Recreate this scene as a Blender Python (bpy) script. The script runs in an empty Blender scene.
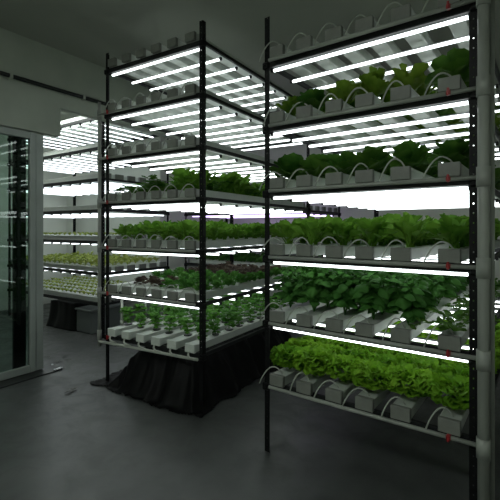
import bpy, bmesh, math, random
from mathutils import Vector, Matrix
R = math.radians
SC = bpy.context.scene
COL = SC.collection
rnd = random.Random(11)

# ------------------------------------------------------------------ materials
def mat(name, col, rough=.5, metal=0., spec=.5, noise=None, bump=None, hv=0.):
    m = bpy.data.materials.new(name); m.use_nodes = True
    nt = m.node_tree; b = nt.nodes['Principled BSDF']
    b.inputs['Base Color'].default_value = (*col, 1)
    b.inputs['Roughness'].default_value = rough
    b.inputs['Metallic'].default_value = metal
    b.inputs['Specular IOR Level'].default_value = spec
    if noise:
        sc, amt = noise
        tc = nt.nodes.new('ShaderNodeTexCoord'); n = nt.nodes.new('ShaderNodeTexNoise')
        n.inputs['Scale'].default_value = sc; n.inputs['Detail'].default_value = 5
        nt.links.new(tc.outputs['Object'], n.inputs['Vector'])
        r = nt.nodes.new('ShaderNodeValToRGB')
        r.color_ramp.elements[0].position = .3; r.color_ramp.elements[1].position = .7
        r.color_ramp.elements[0].color = (*[c*(1-amt) for c in col], 1)
        r.color_ramp.elements[1].color = (*[min(1, c*(1+amt)) for c in col], 1)
        nt.links.new(n.outputs['Fac'], r.inputs['Fac']); nt.links.new(r.outputs['Color'], b.inputs['Base Color'])
        if bump:
            bp = nt.nodes.new('ShaderNodeBump'); bp.inputs['Strength'].default_value = bump
            bp.inputs['Distance'].default_value = .01
            nt.links.new(n.outputs['Fac'], bp.inputs['Height']); nt.links.new(bp.outputs['Normal'], b.inputs['Normal'])
    return m

def leafmat(name, col, col2, trans=.3, rough=.45):
    m = bpy.data.materials.new(name); m.use_nodes = True
    nt = m.node_tree; b = nt.nodes['Principled BSDF']; out = nt.nodes['Material Output']
    b.inputs['Roughness'].default_value = rough; b.inputs['Specular IOR Level'].default_value = .18
    oi = nt.nodes.new('ShaderNodeObjectInfo'); tc = nt.nodes.new('ShaderNodeTexCoord')
    n = nt.nodes.new('ShaderNodeTexNoise'); n.inputs['Scale'].default_value = 14; n.inputs['Detail'].default_value = 3
    nt.links.new(tc.outputs['Object'], n.inputs['Vector'])
    ad = nt.nodes.new('ShaderNodeMath'); ad.operation = 'MULTIPLY_ADD'
    ad.inputs[1].default_value = .35; nt.links.new(oi.outputs['Random'], ad.inputs[0])
    nt.links.new(n.outputs['Fac'], ad.inputs[2])
    r = nt.nodes.new('ShaderNodeValToRGB')
    r.color_ramp.elements[0].position = .4; r.color_ramp.elements[1].position = .95
    r.color_ramp.elements[0].color = (*col, 1); r.color_ramp.elements[1].color = (*col2, 1)
    nt.links.new(ad.outputs[0], r.inputs['Fac']); nt.links.new(r.outputs['Color'], b.inputs['Base Color'])
    t = nt.nodes.new('ShaderNodeBsdfTranslucent'); mx = nt.nodes.new('ShaderNodeMixShader')
    nt.links.new(r.outputs['Color'], t.inputs['Color'])
    mx.inputs['Fac'].default_value = trans
    nt.links.new(b.outputs[0], mx.inputs[1]); nt.links.new(t.outputs[0], mx.inputs[2]); nt.links.new(mx.outputs[0], out.inputs['Surface'])
    return m

def emis(name, col, s):
    m = bpy.data.materials.new(name); m.use_nodes = True
    b = m.node_tree.nodes['Principled BSDF']
    b.inputs['Base Color'].default_value = (.8, .8, .8, 1)
    b.inputs['Emission Color'].default_value = (*col, 1); b.inputs['Emission Strength'].default_value = s
    return m

LS = 4.3
M = dict(
    steel=mat('black_steel', (.005, .0055, .006), .5, .0, .2),
    beam=mat('dark_beam', (.015, .017, .017), .5, spec=.3),
    pvc=mat('white_pvc', (.58, .62, .58), .42, noise=(9, .06)),
    cap=mat('grey_cap', (.19, .20, .18), .5, noise=(20, .10)),
    pipe=mat('grey_pipe', (.31, .33, .30), .4, noise=(6, .12)),
    hose=mat('hose_plastic', (.42, .45, .40), .35),
    red=mat('red_plastic', (.35, .02, .025), .4),
    black=mat('black_plastic', (.012, .012, .013), .4),
    alu=mat('tube_back', (.35, .37, .38), .4, .3),
    light=emis('tube_light', (.91, .98, .97), LS),
    dimmer=emis('far_tube_light', (.88, .96, 1.0), LS*.72),
    fill_lamp=emis('fill_panel', (.93, 1.0, .94), 15.),  # glow of the unseen fill panels added to lift the room
    purple=emis('violet_tube_light', (.72, .55, 1.0), LS*.72),
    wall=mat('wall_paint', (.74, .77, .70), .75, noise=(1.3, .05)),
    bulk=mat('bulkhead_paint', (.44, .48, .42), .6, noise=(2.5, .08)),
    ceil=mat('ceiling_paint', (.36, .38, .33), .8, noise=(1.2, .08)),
    frame=mat('aluminium_frame', (.30, .335, .315), .4, .15, noise=(7, .05)),
    gasket=mat('dark_gasket', (.012, .016, .015), .4),
    sheet=mat('black_sheet', (.0035, .0037, .004), .55, spec=.12),
    tank=mat('dark_tank', (.008, .009, .009), .5, spec=.2),
    tank2=mat('grey_tank', (.16, .18, .18), .55),
    sill=mat('sill_metal', (.03, .033, .033), .3, .5),
    chrome=mat('bright_metal', (.6, .62, .62), .25, .9),
    frilly=leafmat('frilly_leaf', (.09, .25, .012), (.23, .44, .03), .3, .7),
    basil=leafmat('basil_leaf', (.03, .12, .018), (.075, .22, .04), .28, .6),
    rocket=leafmat('rocket_leaf', (.08, .22, .02), (.20, .40, .05), .3, .6),
    butter=leafmat('butter_leaf', (.035, .12, .015), (.10, .22, .03), .28, .6),
    lime=leafmat('lime_leaf', (.06, .15, .010), (.17, .27, .03), .35),
    young=leafmat('pak_choi_leaf', (.045, .16, .018), (.10, .27, .035), .25, .6),
    small=leafmat('young_leaf', (.05, .18, .03), (.14, .33, .07), .3),
    redleaf=leafmat('red_leaf', (.07, .045, .045), (.17, .14, .10), .2),
    pale=leafmat('pale_leaf', (.28, .36, .07), (.46, .52, .14), .3),
    stemm=mat('stem_green', (.13, .22, .06), .5),
    scrap=mat('wet_scrap', (.018, .02, .014), .3),
)
def glassmat():
    m = bpy.data.materials.new('door_glass'); m.use_nodes = True
    nt = m.node_tree; nt.nodes.remove(nt.nodes['Principled BSDF']); out = nt.nodes['Material Output']
    t = nt.nodes.new('ShaderNodeBsdfTransparent'); t.inputs['Color'].default_value = (.60, .70, .65, 1)
    g = nt.nodes.new('ShaderNodeBsdfGlossy'); g.inputs['Roughness'].default_value = .01
    f = nt.nodes.new('ShaderNodeFresnel'); f.inputs['IOR'].default_value = 1.52
    x = nt.nodes.new('ShaderNodeMixShader')
    nt.links.new(f.outputs[0], x.inputs[0]); nt.links.new(t.outputs[0], x.inputs[1]); nt.links.new(g.outputs[0], x.inputs[2])
    nt.links.new(x.outputs[0], out.inputs['Surface'])
    return m
M['glass'] = glassmat()
def floormat():
    m = mat('sealed_concrete', (.060, .064, .063), .4, spec=.45)
    nt = m.node_tree; b = nt.nodes['Principled BSDF']
    tc = nt.nodes.new('ShaderNodeTexCoord')
    n1 = nt.nodes.new('ShaderNodeTexNoise'); n1.inputs['Scale'].default_value = 1.6; n1.inputs['Detail'].default_value = 8; n1.inputs['Roughness'].default_value = .6
    n2 = nt.nodes.new('ShaderNodeTexNoise'); n2.inputs['Scale'].default_value = 5; n2.inputs['Detail'].default_value = 9; n2.inputs['Roughness'].default_value = .65
    n2.inputs['Distortion'].default_value = .8
    for n in (n1, n2): nt.links.new(tc.outputs['Object'], n.inputs['Vector'])
    mx = nt.nodes.new('ShaderNodeMath'); mx.operation = 'MULTIPLY_ADD'; mx.inputs[1].default_value = .5
    nt.links.new(n2.outputs['Fac'], mx.inputs[0]); nt.links.new(n1.outputs['Fac'], mx.inputs[2])
    r = nt.nodes.new('ShaderNodeValToRGB')
    r.color_ramp.elements[0].position = .55; r.color_ramp.elements[0].color = (.058, .063, .062, 1)
    r.color_ramp.elements[1].position = .95; r.color_ramp.elements[1].color = (.095, .102, .100, 1)
    nt.links.new(mx.outputs[0], r.inputs['Fac']); nt.links.new(r.outputs['Color'], b.inputs['Base Color'])
    rr = nt.nodes.new('ShaderNodeMapRange'); rr.inputs['From Min'].default_value = .4; rr.inputs['From Max'].default_value = .62
    rr.inputs['To Min'].default_value = .30; rr.inputs['To Max'].default_value = .55
    nt.links.new(n2.outputs['Fac'], rr.inputs['Value']); nt.links.new(rr.outputs['Result'], b.inputs['Roughness'])
    bp = nt.nodes.new('ShaderNodeBump'); bp.inputs['Strength'].default_value = .25; bp.inputs['Distance'].default_value = .004
    nt.links.new(n2.outputs['Fac'], bp.inputs['Height']); nt.links.new(bp.outputs['Normal'], b.inputs['Normal'])
    return m
M['floor'] = floormat()

# ------------------------------------------------------------------ mesh helpers
def box(bm, x0, x1, y0, y1, z0, z1, bev=0.):
    r = bmesh.ops.create_cube(bm, size=1)
    vs = r['verts']
    for v in vs:
        v.co = Vector(((x0+x1)/2+v.co.x*(x1-x0), (y0+y1)/2+v.co.y*(y1-y0), (z0+z1)/2+v.co.z*(z1-z0)))
    if bev:
        es = list({e for v in vs for e in v.link_edges})
        bmesh.ops.bevel(bm, geom=es, offset=bev, segments=1, affect='EDGES')
def sweep(bm, pts, r, n=8, caps=True):
    pts = [Vector(p) for p in pts]; rs = r if isinstance(r, (list, tuple)) else [r]*len(pts)
    rings = []; prev = None
    for i, p in enumerate(pts):
        d = (pts[min(i+1, len(pts)-1)]-pts[max(i-1, 0)]).normalized()
        if prev is None:
            a = d.orthogonal().normalized()
        else:
            a = (prev-d*prev.dot(d)).normalized()
        prev = a; c = d.cross(a)
        rings.append([bm.verts.new(p+(a*math.cos(2*math.pi*k/n)+c*math.sin(2*math.pi*k/n))*rs[i]) for k in range(n)])
    for i in range(len(rings)-1):
        for k in range(n):
            f = bm.faces.new((rings[i][k], rings[i][(k+1) % n], rings[i+1][(k+1) % n], rings[i+1][k])); f.smooth = True
    if caps:
        bm.faces.new(rings[0][::-1]); bm.faces.new(rings[-1])
def link(name, bm, m, parent=None, smooth=False):
    bmesh.ops.recalc_face_normals(bm, faces=bm.faces) if not smooth else None
    me = bpy.data.meshes.new(name); bm.to_mesh(me); bm.free()
    if smooth:
        for p in me.polygons: p.use_smooth = True
    me.materials.append(m)
    o = bpy.data.objects.new(name, me); COL.objects.link(o)
    if parent: o.parent = parent
    return o
def B(): return bmesh.new()
def empty(name):
    o = bpy.data.objects.new(name, None); o.empty_display_size = .05; COL.objects.link(o); return o
def tag(o, label=None, cat=None, group=None, kind=None):
    if label: o['label'] = label
    if cat: o['category'] = cat
    if group: o['group'] = group
    if kind: o['kind'] = kind
    return o
KIDS = {}
def proto(o, *kids): KIDS[o.name] = list(kids); return o
used = set()
def inst(p, loc, rz, label, group, rx=0., s=1.):
    """copy of a prototype thing with its parts; the first call moves the prototype itself"""
    if p.name not in used:
        used.add(p.name); o = p
    else:
        o = p.copy(); COL.objects.link(o)
        for k in KIDS.get(p.name, []):
            c = k.copy(); COL.objects.link(c); c.parent = o
    o.location = loc; o.rotation_euler = (rx, 0, rz); o.scale = (s, s, s)
    o['label'] = label; o['group'] = group; o['category'] = p['category']
    return o
ORD = ['first', 'second', 'third', 'fourth', 'fifth', 'sixth', 'seventh', 'eighth', 'ninth', 'tenth', 'eleventh',
       'twelfth', 'thirteenth', 'fourteenth', 'fifteenth', 'sixteenth', 'seventeenth', 'eighteenth', 'nineteenth', 'twentieth', 'twenty-first', 'twenty-second', 'twenty-third', 'twenty-fourth']
SHELF = [None, 'bottom shelf', 'second shelf', 'third shelf', 'fourth shelf', 'fifth shelf', 'sixth shelf', 'top shelf']

CAMZ = 1.57; S = .45
TUBEZ = [None, .43, .868, 1.325] + [1.78+.45*i for i in range(4)]      # tube centre under tiers 2..7; tier 1 has none
class Frame:
    def __init__(s, X, Y, deg): s.o = Vector((X, Y, 0)); s.a = R(-deg); s.m = Matrix.Rotation(s.a, 3, 'Z')
    def __call__(s, u, v, z=0.): return s.o + s.m @ Vector((u, v, z))
TH = 34
ROOM = Frame(0, 0, TH)
W_A, L_A = 1.26, 2.25
FA = Frame(-.402-W_A*math.cos(R(32)), 3.465+W_A*math.sin(R(32)), 32)
W_B, L_B = 1.32, 2.25
FB = Frame(1.165-W_B*math.cos(R(36.5)), 2.07+W_B*math.sin(R(36.5)), 36.5)
L_C, D_C = 2.70, 1.30
FC = Frame(-2.10-L_C*math.cos(R(TH)), 5.76+L_C*math.sin(R(TH)), TH)
FD = Frame(*ROOM(-5.15, 5.50).xy, TH)

# ------------------------------------------------------------------ setting
def struct(name, boxes, m, fr=ROOM, kind='structure'):
    bm = B()
    for b in boxes: box(bm, *b)
    o = link(name, bm, m); o.location = fr.o; o.rotation_euler = (0, 0, fr.a)
    return tag(o, kind=kind)
CZ = 3.60
UL, UR, V0, V1, VB, UJ, UP = -8.2, 1.6, -2.5, 7.1, 5.05, -5.32, -4.39
struct('floor', [(UL-.1, UR+.1, V0-.1, V1+.1, -.1, 0)], M['floor'])
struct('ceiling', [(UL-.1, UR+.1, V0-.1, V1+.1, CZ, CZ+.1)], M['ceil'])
struct('wall_left', [(UL-.1, UL, V0-.1, VB+.1, 0, CZ)], M['wall'])
struct('wall_back', [(UL, UJ, VB, VB+.1, 0, CZ), (UJ-.1, UJ, VB+.1, V1+.1, 0, CZ)], M['wall'])
struct('wall_far', [(UJ, UR+.1, V1, V1+.1, 0, CZ)], M['wall'])
struct('wall_right', [(UR, UR+.1, V0, V1, 0, CZ)], M['wall'])
struct('wall_front', [(UL, UR+.1, V0-.1, V0, 0, CZ)], M['wall'])
struct('wall_partition', [(UP-.1, UP, V0, .90, 0, CZ), (UP-.1, UP, .90, 2.63, 2.62, CZ), (UP-.1, UP, 2.63, VB, 2.94, CZ)], M['bulk'])
struct('baseboard_back', [(UL, UJ, VB-.015, VB, 0, .09)], M['bulk'])
# the glazed sliding door in the partition
dr = empty('door_1'); dr.location = ROOM(UP, 2.44, 0); dr.rotation_euler = (0, 0, ROOM.a); tag(dr, kind='structure')
bm = B()
box(bm, -.055, -.005, -.09, -.005, .02, 2.60, .004)      # outer stile
box(bm, -.045, .005, -.155, -.095, .02, 2.60, .004)      # inner stile
box(bm, -.045, .005, -1.52, -.155, .02, .095, .004)
box(bm, -.045, .005, -1.52, -.155, 2.53, 2.60, .004)
box(bm, -.045, .005, -1.54, -1.45, .02, 2.60, .004)
link('door_frame', bm, M['frame'], dr)
bm = B(); box(bm, -.03, -.022, -1.45, -.155, .095, 2.53); link('glass_pane', bm, M['glass'], dr)
bm = B(); box(bm, -.10, -.05, -.29, -.17, .02, 2.60, .004); link('dark_stile', bm, M['gasket'], dr)
bm = B(); box(bm, UP-.09, UP+.16, .92, 2.56, .0, .012, .003)
o = link('trim_1', bm, M['sill']); o.location = ROOM.o; o.rotation_euler = (0, 0, ROOM.a); tag(o, kind='structure')

# conduit along the partition
bm = B()
sweep(bm, [(0, 0, 0), (0, 3.4, 0)], .022, 10)
c = empty('conduit'); c.location = ROOM(UP+.035, 1.2, 3.13); c.rotation_euler = (0, 0, ROOM.a)
tag(c, 'grey conduit pipe clipped high along the grey-green partition above the glass door', 'pipe')
link('pipe', bm, M['sill'], c)
for y in (.05, .87, 1.7, 2.6):
    bm = B(); box(bm, -.035, .026, y-.015, y+.015, -.028, .028, .004); link('clip', bm, M['hose'], c)

# ------------------------------------------------------------------ rack
def angle_post(H, sx, sy, w=.040, t=.004, pitch=.05, hole=.008):
    """slotted L angle: corner at 0,0; flanges towards sx, sy"""
    bm = B()
    def flange(axis, sg):
        def bb(a0, a1, z0, z1):
            lo, hi = sorted((sg*a0, sg*a1)); tt = sorted((0, (sy if axis == 'x' else sx)*t))
            if axis == 'x': box(bm, lo, hi, tt[0], tt[1], z0, z1)
            else: box(bm, tt[0], tt[1], lo, hi, z0, z1)
        h0, h1 = .017, .023
        bb(0, h0, 0, H); bb(h1, w, 0, H)
        z = 0.; k = 0
        while z < H:
            z1 = min(z+pitch-hole, H); bb(h0, h1, z, z1); z += pitch
    flange('x', sx); flange('y', sy)
    return bm
def make_rack(name, label, fr, W, L, tiers, H, mids=(), beamh=.046):
    r = empty(name); r.location = fr.o; r.rotation_euler = (0, 0, fr.a); tag(r, label, 'rack'); brk = None
    for (x, sx) in ((0, 1), (W, -1)):
        for (y, sy) in ((0, 1), (L, -1)):
            o = link('post', angle_post(H, sx, sy), M['steel'], r); o.location = (x, y, 0)
    for (x, y) in mids:
        o = link('post', angle_post(H, 1, 1 if y == 0 else -1), M['steel'], r); o.location = (x, y, 0)
    for t in tiers:
        z = TUBEZ[t]+.014
        for x in (.012, W-.012):
            for y in (.012, L-.012):
                if brk is None:
                    bm = B(); box(bm, -.027, .027, -.027, .027, -.012, .040, .008); box(bm, -.008, .008, -.036, -.02, .006, .022, .003)
                    brk = link('bracket', bm, M['steel'], r)
                else:
                    brk = brk.copy(); COL.objects.link(brk); brk.parent = r
                brk.location = (x, y, z)
        for y in (.006, L-.006-.025):
            bm = B(); box(bm, .005, W-.005, y, y+.025, z, z+beamh, .002); link('cross_beam', bm, M['beam'], r)
        for x in (.006, W-.031):
            bm = B(); box(bm, x, x+.025, .03, L-.03, z+.014, z+beamh, .002); link('side_beam', bm, M['beam'], r)
    return r
make_rack('growing_rack', 'tall black slotted-steel growing rack in the middle with black sheet beneath', FA, W_A, L_A, range(1, 8), 3.35)
make_rack('growing_rack', 'nearest black slotted-steel growing rack on the right, full of leafy greens', FB, W_B, L_B, range(1, 7), 3.05)
make_rack('growing_rack', 'long black growing rack at far left against the pale wall', FC, L_C, D_C, range(1, 8), 3.35)
L_D, D_D = 2.5, 1.25
make_rack('growing_rack', 'distant growing rack with violet tubes behind the middle rack', FD, L_D, D_D, (1, 2, 3, 4, 5), 2.35)

# ------------------------------------------------------------------ channels
def channel_proto(L, W=.100, H=.068, cm='cap'):
    e = empty('growing_channel'); tag(e, 'x', 'growing channel')
    bm = B()
    # profile with a rounded lid lip, swept along y
    pr = [(-W/2+.006, 0), (W/2-.006, 0), (W/2, .006), (W/2, H-.012), (W/2+.003, H-.012), (W/2+.003, H-.003), (W/2-.002, H),
          (.02, H+.001), (-.02, H+.001), (-W/2+.002, H), (-W/2-.003, H-.003), (-W/2-.003, H-.012), (-W/2, H-.012), (-W/2, .006)]
    a = [bm.verts.new((x, 0, z)) for x, z in pr]; b = [bm.verts.new((x, L, z)) for x, z in pr]
    n = len(pr)
    for i in range(n): bm.faces.new((a[i], a[(i+1) % n], b[(i+1) % n], b[i]))
    bm.faces.new(a[::-1]); bm.faces.new(b)
    c = link('channel_body', bm, M['pvc'], e)
    ks = [c]
    for y0, y1 in ((-.012, .02), (L-.02, L+.012)):
        bm = B(); box(bm, -W/2-.004, W/2+.004, y0, y1, -.002, H+.004, .003)
        ks.append(link('end_cap', bm, M[cm], e))
    return proto(e, *ks)
CH_A = channel_proto(L_A+.02); CH_W = channel_proto(L_A+.02, cm='pvc'); CH_B = channel_proto(L_B+.02); CH_C = channel_proto(L_C-.06, .13); CH_D = channel_proto(L_D-.06)
GZ = .062                                                # channel base above tube centre
GT = GZ+.069
A_U = [.12, .325, .525, .725, .925, 1.135]
B_U = [.115, .325, .535, .73, .94, 1.19]
def shelfname(t): return SHELF[t]
for fr, us, ch, tiers, nm in ((FA, A_U, CH_A, range(1, 8), 'middle rack'), (FB, B_U, CH_B, range(1, 7), 'right rack')):
    for t in tiers:
        for i, u in enumerate(us):
            inst(CH_W if (ch is CH_A and t == 1) else ch, fr(u, -.02, TUBEZ[t]+GZ), fr.a,
                 f'pale plastic growing channel, {ORD[i]} from left on the {SHELF[t]}, {nm}', f'growing channels on the {SHELF[t]} of the {nm}')
C_V = [.10, .32, .54, .76, .98, 1.2]
for t in range(1, 8):
    for i, v in enumerate(C_V):
        p = FC(L_C-.03, v, TUBEZ[t]+GZ)
        inst(CH_C, p, FC.a+R(90), f'long pale growing channel, {ORD[i]} row back on the {SHELF[t]}, far left rack', f'growing channels on the {SHELF[t]} of the far left rack')
for t in (2, 3, 4, 5):
    for i in range(5):
        inst(CH_D, FD(L_D-.03, .12+.25*i, TUBEZ[t]+GZ), FD.a+R(90),
             f'pale growing channel, {ORD[i]} row back on the {SHELF[t]}, distant violet-lit rack', f'growing channels on the {SHELF[t]} of the distant rack')

# ------------------------------------------------------------------ light tubes
def tube_proto(L, m, name='light_tube'):
    e = empty(name); tag(e, 'x', 'light tube')
    r = .0115; n = 6
    bm = B()
    for sg, lo in ((-1, True),):
        a = []; b = []
        for k in range(n+1):
            th = math.pi*(1-.17)+math.pi*1.34*k/n
            a.append(bm.verts.new((0, r*math.cos(th), r*math.sin(th)))); b.append(bm.verts.new((L, r*math.cos(th), r*math.sin(th))))
        for k in range(n): bm.faces.new((a[k], a[k+1], b[k+1], b[k])).smooth = True
        bm.faces.new((a[0], b[0], b[n], a[n]))
    d = link('diffuser', bm, m, e)
    bm = B(); box(bm, 0, L, -r*.80, r*.80, r*.5, .016, .003); h = link('housing', bm, M['alu'], e)
    ks = [d, h]
    for x0, x1 in ((-.022, 0), (L, L+.022)):
        bm = B(); box(bm, x0, x1, -r-.001, r+.001, -r, .017, .003); ks.append(link('end_cap', bm, M['black'], e))
    return proto(e, *ks)
T_A = tube_proto(W_A-.10, M['light']); T_B = tube_proto(W_B-.10, M['light']); T_C = tube_proto(D_C-.10, M['dimmer'])
T_D = tube_proto(L_D-.2, M['purple'])
NT = 9
for fr, T, tiers, nm in ((FA, T_A, range(2, 8), 'middle rack'), (FB, T_B, range(2, 7), 'right rack')):
    for t in tiers:
        for i in range(NT):
            inst(T, fr(.05, .045+.262*i, TUBEZ[t]+.002), fr.a,
                 f'glowing white light tube, {ORD[i]} from the front under the {SHELF[t]}, {nm}', f'light tubes under the {SHELF[t]} of the {nm}')
for t in range(2, 8):
    for i in range(11):
        inst(T_C, FC(.06+.257*i, .05, TUBEZ[t]+.002), FC.a+R(90),
             f'glowing white light tube, {ORD[10-i]} from the right under the {SHELF[t]}, far left rack', f'light tubes under the {SHELF[t]} of the far left rack')
for t in (4, 5):
    for i in range(5):
        inst(T_D, FD(.1, .1+.26*i, TUBEZ[t]+.002), FD.a, f'faint violet light tube, {ORD[i]} from the front under the {SHELF[t]}, distant rack', 'violet tubes of the distant rack')

# flat ceiling panels added as fill light: behind the camera, beyond the glass door
e = empty('fill_light'); tag(e, 'x', 'fill light')
bm = B(); box(bm, -.62, .62, -.32, .32, -.045, 0, .004); k1 = link('frame', bm, M['alu'], e)
bm = B(); box(bm, -.58, .58, -.28, .28, -.052, -.046); k2 = link('diffuser', bm, M['fill_lamp'], e)
proto(e, k1, k2)
for u, v, lab in ((-3.0, -1.3, 'left'), (-1.0, -1.3, 'right')):
    inst(e, ROOM(u, v, CZ-.003), ROOM.a, f'{lab} added fill light panel over the aisle behind the camera', 'added fill lights on the ceiling')
inst(e, ROOM(-6.1, 3.3, CZ-.003), ROOM.a, 'added fill light panel over the space beyond the glass door', 'added fill lights on the ceiling')  # unseen fill added to brighten the wall above the far left rack

# ------------------------------------------------------------------ plumbing
def arc(p0, p1, h, n=9):
    p0 = Vector(p0); p1 = Vector(p1)
    return [p0.lerp(p1, k/n)+Vector((0, 0, h*math.sin(math.pi*k/n)**.8)) for k in range(n+1)]
def manifold(fr, W, us, tiers, side, label, risers, rz0, rz1):
    r = empty('pipe_manifold'); r.location = fr.o; r.rotation_euler = (0, 0, fr.a); tag(r, label, 'pipework')
    for (x, y, rad) in risers:
        bm = B(); sweep(bm, [(x, y, rz0), (x, y, rz1)], rad, 14); link('riser_pipe', bm, M['pipe'], r)
    x0, y0, rad0 = risers[0]
    for t in tiers:
        z = TUBEZ[t]+.045
        bm = B(); xa, xb = (x0, W-.06) if side < 0 else (.06, x0)
        sweep(bm, [(xa, -.035, z), (xb, -.035, z)], .012, 10)
        if t > 1 or side > 0: hp = link('header_pipe', bm, M['pipe'], r)
        else: bm.free(); hp = r
        bm = B(); sweep(bm, [(x0, y0, z-.05), (x0, y0, z+.05)], rad0+.006, 14); link('pipe_fitting', bm, M['pipe'], r)
        xv = x0-side*.16
        bm = B(); box(bm, xv-.006, xv+.006, -.062, -.044, z-.016, z+.024, .003)
        box(bm, xv-.011, xv+.011, -.051, -.02, z-.011, z+.013, .003)
        link('red_valve', bm, M['red'], hp)['label'] = 'red plastic valve'
        for i, u in enumerate(us):
            if t == 1 and side < 0:
                bm = B(); sweep(bm, [(u-.01, -.03, z+.02), (u, -.050, z+.0), (u+.03, -.062, z-.018), (u+.10, -.055, z-.036+.02*(u/1.2))], .009, 8)
                link('drain_hose', bm, M['hose'], r); continue
            k = .02*rnd.uniform(-1, 1)
            bm = B(); sweep(bm, arc((u-.115+k, -.04, z+.01), (u+.012, .03, TUBEZ[t]+GT), .072+.02*rnd.random()), .0045, 6)
            link('feed_tube', bm, M['hose'], hp)
    return r
manifold(FA, W_A, A_U, range(1, 7), -1, 'grey plastic pipework up the left end of the middle rack', [(-.075, -.02, .017)], .36, 2.86)
manifold(FB, W_B, B_U, range(1, 7), 1, 'grey plastic pipework beside the right post of the nearest rack', [(W_B+.030, -.047, .027), (W_B+.060, .02, .013)], 0, 3.0)
# collecting pipe under the bottom shelf of both racks, hanging from hangers
for fr, W, nm, x0, z in ((FA, W_A, 'middle rack', -.075, .385),):
    bm = B(); sweep(bm, [(x0, -.02, z+.01), (x0+.03, -.045, z+.032), (x0+.3, -.05, z+.042), (W-.02, -.05, z+.068)], .013, 10)
    o = link('collecting_pipe', bm, M['hose']); o.location = fr.o; o.rotation_euler = (0, 0, fr.a)
    tag(o, f'pale collecting pipe along the front under the bottom shelf of the {nm}', 'pipe')
# white down pipes inside the left end of the middle rack
for i, (u, v, lab) in enumerate(((.075, .14, 'front'), (.12, .42, 'middle'), (.07, .75, 'rear'))):
    bm = B(); sweep(bm, [(0, 0, TUBEZ[1]+GT), (0, 0, TUBEZ[2]+.02)], .014, 10)
    sweep(bm, [(0, 0, TUBEZ[1]+GT+.012), (0, 0, TUBEZ[1]+GT+.05)], .019, 10)
    o = link('down_pipe', bm, M['hose']); o.location = fr.o if False else FA(u, v, 0)
    o.rotation_euler = (0, 0, FA.a)
    tag(o, f'{lab} white vertical pipe between the lowest two shelves, left end, middle rack', 'pipe', 'white down pipes in the middle rack')

# ------------------------------------------------------------------ plants
def leaf(bm, p, az, e0, e1, L, w, cup=.15, ruf=0., rf=9., nu=6, nv=4, pet=0., prof='oval', roll=0., r=None, tipw=.0):
    r = r or rnd
    p = Vector(p); rows = []; ph = r.uniform(0, 6.28); ds = L/nu
    for i in range(nu+1):
        t = i/nu; e = e0+(e1-e0)*t
        d = Vector((math.cos(az)*math.cos(e), math.sin(az)*math.cos(e), math.sin(e)))
        side = Vector((-math.sin(az), math.cos(az), 0)); nrm = side.cross(d)*-1
        nrm = Vector((-math.cos(az)*math.sin(e), -math.sin(az)*math.sin(e), math.cos(e)))
        side2 = side*math.cos(roll)+nrm*math.sin(roll); nrm2 = nrm*math.cos(roll)-side*math.sin(roll)
        if t < pet: ww = w*.09
        else:
            q = (t-pet)/(1-pet)
            if prof == 'oval': ww = w*max(.05, math.sin(math.pi*min(1, q*.93+.05))**.75)
            elif prof == 'fan': ww = w*max(.12, min(1, q*1.7)**.7)*(1 if q < .8 else math.sqrt(max(.15, 1-((q-.8)/.22)**2)))
            elif prof == 'lobed': ww = w*(.35+.65*q)*(1-.45*(.5+.5*math.cos(q*13)))*(1 if q < .85 else .55)
        row = []
        for j in range(nv+1):
            s = j/nv*2-1
            off = cup*ww*(s*s) + ruf*abs(s)**1.3*math.sin(rf*t*math.pi*1+ph+(2.2 if s > 0 else 0)) + ruf*.5*math.sin(5*s+ph)*t
            row.append(bm.verts.new(p+side2*(s*ww/2)+nrm2*off))
        rows.append(row); p = p+d*ds
    for i in range(nu):
        for j in range(nv):
            bm.faces.new((rows[i][j], rows[i][j+1], rows[i+1][j+1], rows[i+1][j]))
def plant(name, m, fn, seed, cup=True):
    r = random.Random(seed); bm = B(); fn(bm, r)
    o = link(name, bm, m, smooth=True); tag(o, 'x', None); return o
def f_frilly(bm, r):
    for k in range(150):
        q = (k+.5)/150; el = math.asin(1-q*.93); az = k*2.39996+r.uniform(-.15, .15)
        R0 = .040+.030*math.sin(q*3)+r.uniform(-.006, .008)
        p = Vector((math.cos(az)*math.cos(el)*R0*1.25, math.sin(az)*math.cos(el)*R0*1.25, .035+math.sin(el)*R0*1.25))
        e0 = el*.75+R(18)
        leaf(bm, p, az+r.uniform(-.3, .3), e0, e0-R(75), .036+.012*r.random(), .048, .15, .009, 6, 4, 5, 0, 'fan', r.uniform(-.5, .5), r)
    for k in range(8): leaf(bm, (0, 0, 0), k*.8, R(35), R(25), .06, .05, .2, .003, 3, 3, 3, 0, 'fan', 0, r)
def f_basil(bm, r):
    for b in range(7):
        az = b*1.05+r.uniform(-.3, .3); lean = R(r.uniform(8, 27)) if b else 0
        H = r.uniform(.20, .285); pts = []
        for i in range(6):
            t = i/5; rr = H*math.sin(lean)*t*(1.1); pts.append(Vector((math.cos(az)*rr, math.sin(az)*rr, H*math.cos(lean)*t)))
        sweep(bm, [(p.x, p.y, p.z) for p in pts], .003, 4, False)
        for i in range(2, 6):
            for sg in range(2):
                a = i*1.57+sg*3.14+r.uniform(-.4, .4)+b; sz = (.092 if i < 5 else .062)*r.uniform(.8, 1.2)
                leaf(bm, pts[i], a, R(r.uniform(-10, 35)), R(r.uniform(-88, -45)), sz*1.15, sz*.85, -.30, .002, 3, 5, 4, .12, 'oval', r.uniform(-.4, .4), r)
            if i == 5:
                for q in range(3): leaf(bm, pts[i], r.uniform(0, 6), R(60), R(0), .04, .028, -.2, 0, 1, 4, 2, 0, 'oval', 0, r)
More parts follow.
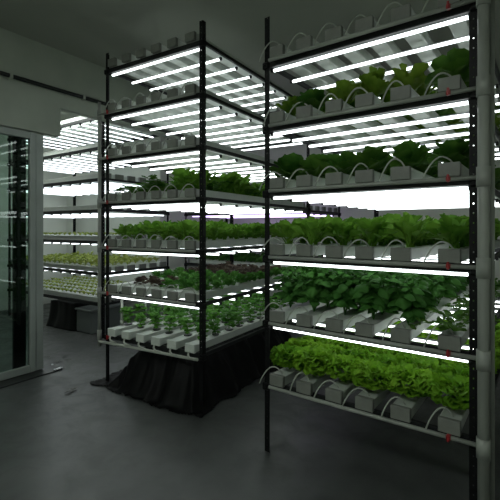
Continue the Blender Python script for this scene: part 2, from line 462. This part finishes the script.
def f_rocket(bm, r):
    for k in range(30):
        az = r.uniform(0, 6.28); e0 = R(r.uniform(48, 90)); L = r.uniform(.11, .20)
        leaf(bm, (r.uniform(-.02, .02), r.uniform(-.02, .02), 0), az, e0, e0-R(r.uniform(20, 80)), L, r.uniform(.055, .078), .18, .005, 5, 8, 4, .48, r.choice(['fan', 'oval', 'oval']), r.uniform(-.7, .7), r)
def f_butter(bm, r):
    for k in range(22):
        q = k/21; e0 = R(82-50*q+r.uniform(-6, 6)); az = k*2.4
        leaf(bm, (0, 0, 0), az, e0, e0-R(15+45*q), .11+.06*r.random(), .085+.03*r.random(), .22, .006, 4, 7, 5, .1, 'fan', r.uniform(-.4, .4), r)
def f_lime(bm, r):
    for k in range(16):
        q = k/15; e0 = R(84-40*q+r.uniform(-6, 6)); az = k*2.4
        leaf(bm, (0, 0, 0), az, e0, e0-R(10+40*q), .12+.07*r.random(), .07+.03*r.random(), .2, .008, 5, 7, 5, .12, 'fan', r.uniform(-.4, .4), r)
def f_small(bm, r):
    for k in range(20):
        q = k/19; e0 = R(80-58*q+r.uniform(-8, 8)); az = k*2.4+r.uniform(-.2, .2)
        leaf(bm, (0, 0, 0), az, e0, e0-R(20+25*q), .055+.03*r.random(), .05+.012*q, .25, .006, 6, 6, 5, 0, 'fan', r.uniform(-.3, .3), r)
def f_young(bm, r):
    H = r.uniform(.085, .115); lx, ly = r.uniform(-.02, .02), r.uniform(-.02, .02)
    pts = [Vector((lx*t*t, ly*t*t, H*t)) for t in (0, .25, .5, .75, 1)]
    sweep(bm, pts, .0028, 5, False)
    for i, n, sz in ((1, 3, .046), (2, 3, .058), (3, 4, .060), (4, 5, .050)):
        a0 = r.uniform(0, 6.28)
        for k in range(n):
            leaf(bm, pts[i], a0+k*6.28/n+r.uniform(-.4, .4), R(r.uniform(25, 65)), R(r.uniform(-85, -30)), sz*r.uniform(.9, 1.15), sz*.82, -.30, .002, 3, 6, 4, .12, 'oval', r.uniform(-.3, .3), r)
def f_herb(bm, r):
    for b in range(6):
        az = r.uniform(0, 6.28); e = R(r.uniform(30, 80)); p = Vector((0, 0, 0)); pts = [p.copy()]
        n = 6; L = r.uniform(.12, .20)
        for i in range(n):
            ee = e-R(12)*i; p = p+Vector((math.cos(az)*math.cos(ee), math.sin(az)*math.cos(ee), math.sin(ee)))*L/n; pts.append(p.copy())
        sweep(bm, pts, .002, 4, False)
        for i in range(1, n+1):
            for sg in (-1, 1):
                leaf(bm, pts[i], az+sg*R(r.uniform(40, 100)), R(r.uniform(0, 50)), R(r.uniform(-50, 0)), r.uniform(.04, .065), r.uniform(.024, .042), -.2, .003, 4, 5, 3, .1, 'oval', r.uniform(-.5, .5), r)
def f_seed(bm, r):
    for k in range(5):
        leaf(bm, (0, 0, 0), k*2.4+r.uniform(-.4, .4), R(r.uniform(40, 75)), R(r.uniform(0, 30)), r.uniform(.03, .045), .024, .1, 0, 1, 3, 2, .2, 'oval', 0, r)
def f_tuft(bm, r):
    for k in range(9):
        e = R(r.uniform(35, 85)); leaf(bm, (0, 0, 0), k*2.4+r.uniform(-.4, .4), e, e-R(60), r.uniform(.06, .10), .036, .15, .003, 3, 5, 3, .2, 'fan', 0, r)
def variants(name, cat, m, fn, n, seed, part=None, cup=False):
    out = []
    for i in range(n):
        if part:
            e = empty(name); tag(e, 'x', cat)
            bm = B(); fn(bm, random.Random(seed+i)); f = link(part, bm, m, e, True)
            ks = [f]
            if cup:
                bm = B(); bmesh.ops.create_cone(bm, cap_ends=True, segments=12, radius1=.024, radius2=.029, depth=.008, matrix=Matrix.Translation((0, 0, .004)))
                ks.append(link('net_cup', bm, M['black'], e))
            proto(e, *ks); out.append(e)
        else:
            o = plant(name, m, fn, seed+i); o['category'] = cat; out.append(o)
    return out
P = dict(
    frilly=variants('frilly_lettuce', 'lettuce', M['frilly'], f_frilly, 4, 100),
    basil=variants('basil_plant', 'herb', M['basil'], f_basil, 4, 200),
    rocket=variants('leafy_green', 'leafy green', M['rocket'], f_rocket, 4, 300),
    butter=variants('dark_lettuce', 'lettuce', M['butter'], f_butter, 4, 400),
    lime=variants('light_lettuce', 'lettuce', M['lime'], f_lime, 4, 500),
    small=variants('young_lettuce', 'lettuce', M['small'], f_small, 3, 600),
    red=variants('red_lettuce', 'lettuce', M['redleaf'], f_small, 3, 650),
    young=variants('young_plant', 'young plant', M['young'], f_young, 4, 700, 'leaves', True),
    herb=variants('trailing_herb', 'herb', M['butter'], f_herb, 4, 800),
    rocketA=variants('leafy_green', 'leafy green', M['rocket'], f_rocket, 4, 850),
    seed=variants('seedling', 'seedling', M['pale'], f_seed, 3, 900),
    tuft=variants('pale_seedling_tuft', 'seedling', M['pale'], f_tuft, 3, 950),
)
def rows(fr, us, tier, key, label, nm, v0=.12, dv=.2, v1=2.15, s=(.9, 1.1), jit=.015, pick=None, skip=None):
    base = TUBEZ[tier]+GT
    for i, u in enumerate(us):
        v = v0+(.0 if i % 2 else .03); k = 0
        while v < v1:
            kk, ll = (key, label)
            if pick: kk, ll = pick(i, k, v) or (key, label)
            if not (skip and skip(i, k, v)):
                pr = rnd.choice(P[kk]); sc = rnd.uniform(*s)
                inst(pr, fr(u+rnd.uniform(-jit, jit)*.3, v+rnd.uniform(-jit, jit), base), rnd.uniform(0, 6.28),
                     f'{ll}, {ORD[k]} from front, {ORD[i]} channel from left, {SHELF[tier]}, {nm}', f'{ll}s on the {SHELF[tier]} of the {nm}', s=sc)
            v += dv; k += 1
RA, RB = 'middle rack', 'right rack'
rows(FB, B_U, 1, 'frilly', 'frilly green lettuce', RB, dv=.205, s=(1.1, 1.35))
rows(FB, B_U, 2, 'basil', 'bushy basil', RB, dv=.2, s=(.98, 1.12), pick=lambda i, k, v: ('herb', 'sparse sprawling herb') if i == 5 else None, skip=lambda i, k, v: (i == 5 and k % 2 == 1) or (i == 4 and k in (2, 3, 5)))
rows(FB, B_U, 3, 'rocket', 'leafy green', RB, dv=.18, s=(1.0, 1.25))
rows(FB, B_U, 4, 'butter', 'dark lettuce', RB, dv=.22, s=(.9, 1.25), v0=.14)
rows(FB, B_U, 5, 'lime', 'light lettuce', RB, dv=.24, s=(.85, 1.2), v0=.14, pick=lambda i, k, v: ('butter', 'dark lettuce') if (i*3+k) % 4 == 3 else None)
rows(FA, A_U, 1, 'young', 'young leafy plant', RA, dv=.2, s=(1.2, 1.65), v0=.16)
rows(FA, A_U, 2, 'small', 'young green lettuce', RA, dv=.2, s=(1.05, 1.35), v0=.16,
     pick=lambda i, k, v: ('red', 'dark red lettuce') if ((i < 5 and v > 1.0) or (i in (1, 2) and k < 2)) else None, skip=lambda i, k, v: i == 0 and k < 2)
rows(FA, A_U, 3, 'rocketA', 'leafy green', RA, dv=.19, s=(.75, 1.2))
rows(FA, A_U, 4, 'herb', 'trailing herb', RA, dv=.2, s=(1.0, 1.4), skip=lambda i, k, v: i < 1 and k % 2 == 0,
     pick=lambda i, k, v: ('rocketA', 'broad-leaved green') if (i >= 3 and (i+k) % 3) or k > 4 else None)
def crows(fr, vs, tier, key, label, nm, L, du, s, u0=.12):
    base = TUBEZ[tier]+GT
    for i, v in enumerate(vs):
        k = 0; u = L-u0-(du/2 if i % 2 else 0)
        while u > .08:
            inst(rnd.choice(P[key]), fr(u, v, base), rnd.uniform(0, 6.28), f'{label}, {ORD[k]} from right, {ORD[i]} row back, {SHELF[tier]}, {nm}',
                 f'{label}s on the {SHELF[tier]} of the {nm}', s=rnd.uniform(*s)); u -= du; k += 1
crows(FC, C_V, 1, 'seed', 'pale seedling', 'far left rack', L_C, .115, (1.6, 2.1))
crows(FC, C_V, 2, 'tuft', 'pale leafy tuft', 'far left rack', L_C, .14, (1.1, 1.5))
crows(FC, C_V, 3, 'seed', 'pale seedling', 'far left rack', L_C, .14, (1.2, 1.5))
crows(FD, [.12+.25*i for i in range(5)], 3, 'red', 'dark red lettuce', 'distant rack', L_D, .2, (1.2, 1.6))
crows(FD, [.12+.25*i for i in range(5)], 2, 'small', 'young green lettuce', 'distant rack', L_D, .2, (1.1, 1.4))

# ------------------------------------------------------------------ black sheeting under the middle rack
def sheet():
    from mathutils import noise
    NU, NV = 110, 150; u0, u1, v0, v1 = -.18, 1.40, -.28, 2.05
    def sm(x): x = max(0, min(1, x)); return x*x*(3-2*x)
    bm = B(); g = []
    for i in range(NU+1):
        row = []
        for j in range(NV+1):
            u = u0+(u1-u0)*i/NU; v = v0+(v1-v0)*j/NV
            w = noise.noise(Vector((u*4, v*4, 1)))*.05
            dl = (u-.07+w)/.42
            df = (v+.13+w-.10*max(0, .45-u)+.05*noise.noise(Vector((u*7, 3, 0))))/.30
            dr = (1.27+w*.9-u)/.30
            db = (2.03-v)/.2
            h = min(sm(dl)**.8, sm(df)**.7, sm(dr)**.6, sm(db))
            fold = abs(noise.noise(Vector((u*9+v*3, v*5-u*4, 5))))*.06+noise.noise(Vector((u*22, v*16, 2)))*.008
            z = .40*h-fold*h*(1.15-h)*2.0
            z = max(z, 0)+.006+.020*abs(noise.noise(Vector((u*11, v*11, 7))))
            edge = min(u-u0, u1-u, v-v0)
            row.append(bm.verts.new((u+noise.noise(Vector((v*6, u*2, 9)))*.05, v+noise.noise(Vector((u*6, v*2, 4)))*.05, z)))
        g.append(row)
    for i in range(NU):
        for j in range(NV):
            bm.faces.new((g[i][j], g[i+1][j], g[i+1][j+1], g[i][j+1]))
    # ragged outline on the floor
    from mathutils import noise as nz
    kill = []
    for f in bm.faces:
        c = f.calc_center_median()
        n = .07*nz.noise(Vector((c.x*5, c.y*5, 3)))
        if c.z < .03 and (c.y < -.15+.12*max(0, .45-c.x)+n or c.x < -.08+n or c.x > 1.31+n): kill.append(f)
    bmesh.ops.delete(bm, geom=kill, context='FACES')
    o = link('plastic_sheet', bm, M['sheet'], smooth=True); o.location = FA.o; o.rotation_euler = (0, 0, FA.a)
    md = o.modifiers.new('thickness', 'SOLIDIFY'); md.thickness = .002; md.offset = 1
    tag(o, 'black plastic sheet heaped on the floor beneath the middle rack', 'plastic sheet')
sheet()

# ------------------------------------------------------------------ tanks under the far left rack
def drape_tank():
    from mathutils import noise
    bm = B(); bmesh.ops.create_cube(bm, size=1)
    bmesh.ops.subdivide_edges(bm, edges=bm.edges, cuts=14, use_grid_fill=True)
    for v in bm.verts:
        x, y, z = v.co.x*.62, v.co.y*.75, (v.co.z+.5)*.40
        fl = 1+.16*(1-z/.40)**2
        n = noise.noise(Vector((x*8, y*8, z*2)))*.035
        v.co = Vector((x*fl+n*(1 if x > 0 else -1), y*fl+n*.8*(1 if y > 0 else -1), max(0, z+(noise.noise(Vector((x*7, y*7, 3)))*.02 if z > .3 else 0))))
    o = link('covered_tank', bm, M['tank'], smooth=True); o.location = FC(1.66, .40, .004); o.rotation_euler = (0, 0, FC.a+.05)
    tag(o, 'squat tank wrapped in black sheeting under the far left rack', 'tank')
drape_tank()
e = empty('storage_tank'); e.location = FC(2.22, .32, .0); e.rotation_euler = (0, 0, FC.a); tag(e, 'grey plastic tank standing right of the black-wrapped tank', 'tank')
bm = B(); box(bm, -.19, .19, -.30, .30, 0, .33, .02); link('body', bm, M['tank2'], e)
bm = B(); box(bm, -.205, .205, -.315, .315, .33, .36, .008); link('lid', bm, M['tank2'], e)

# ------------------------------------------------------------------ bits on the wet floor
def at_floor(px, py):
    Y = CAMZ*405/(py-228); return Vector(((px-250)/405*Y, Y, 0))
for i, (px, py, s, lab) in enumerate(((50, 358, .045, 'dark wet leaf scrap on the floor, furthest from the camera'), (58, 362, .05, 'curled dark scrap between the door end and the black sheet'),
                                      (63, 357, .04, 'small dark scrap on the floor right of the furthest one'), (73, 392, .075, 'dark wet scrap lying alone in front of the door sill'),
                                      (68, 361, .035, 'tiny dark scrap nearest the middle rack'), (56, 354, .03, 'tiny dark scrap behind the other floor scraps'))):
    bm = B(); r = random.Random(i)
    for k in range(3): leaf(bm, (0, 0, .004), r.uniform(0, 6.28), R(5), R(-4), s*1.1, s*.5, .1, .002, 4, 5, 4, 0, 'oval', 0, r)
    o = link('leaf_scrap', bm, M['scrap'], smooth=True); o.location = at_floor(px, py)+Vector((0, 0, .004)); tag(o, lab, 'leaf scrap', 'scraps on the floor by the door')
for px, py, a, lab in ((49, 366, 0, 'bright metal plate on the floor touching the door end'), (58, 370, .1, 'bright metal plate at the tip of the door sill')):
    bm = B(); box(bm, -.02, .02, -.05, .05, 0, .006, .002)
    o = link('metal_plate', bm, M['chrome']); o.location = at_floor(px, py)+Vector((0, 0, .013 if py == 370 else .001)); o.rotation_euler = (0, 0, ROOM.a+a); tag(o, lab, 'metal plate')

# ------------------------------------------------------------------ world, camera
w = bpy.data.worlds.new('room_air'); SC.world = w; w.use_nodes = True
w.node_tree.nodes['Background'].inputs['Color'].default_value = (.5, .55, .55, 1); w.node_tree.nodes['Background'].inputs['Strength'].default_value = .02
cd = bpy.data.cameras.new('camera'); cam = bpy.data.objects.new('camera', cd); COL.objects.link(cam)
cam.location = (0, 0, CAMZ); cam.rotation_euler = (R(90), 0, 0); cd.sensor_width = 36; cd.lens = 405*36/500; cd.shift_y = -.044
cd.clip_start = .05
SC.camera = cam
SC.view_settings.view_transform = 'Standard'; SC.view_settings.look = 'None'; SC.view_settings.gamma = 1
SC.view_settings.use_curve_mapping = False; SC.view_settings.exposure = 0
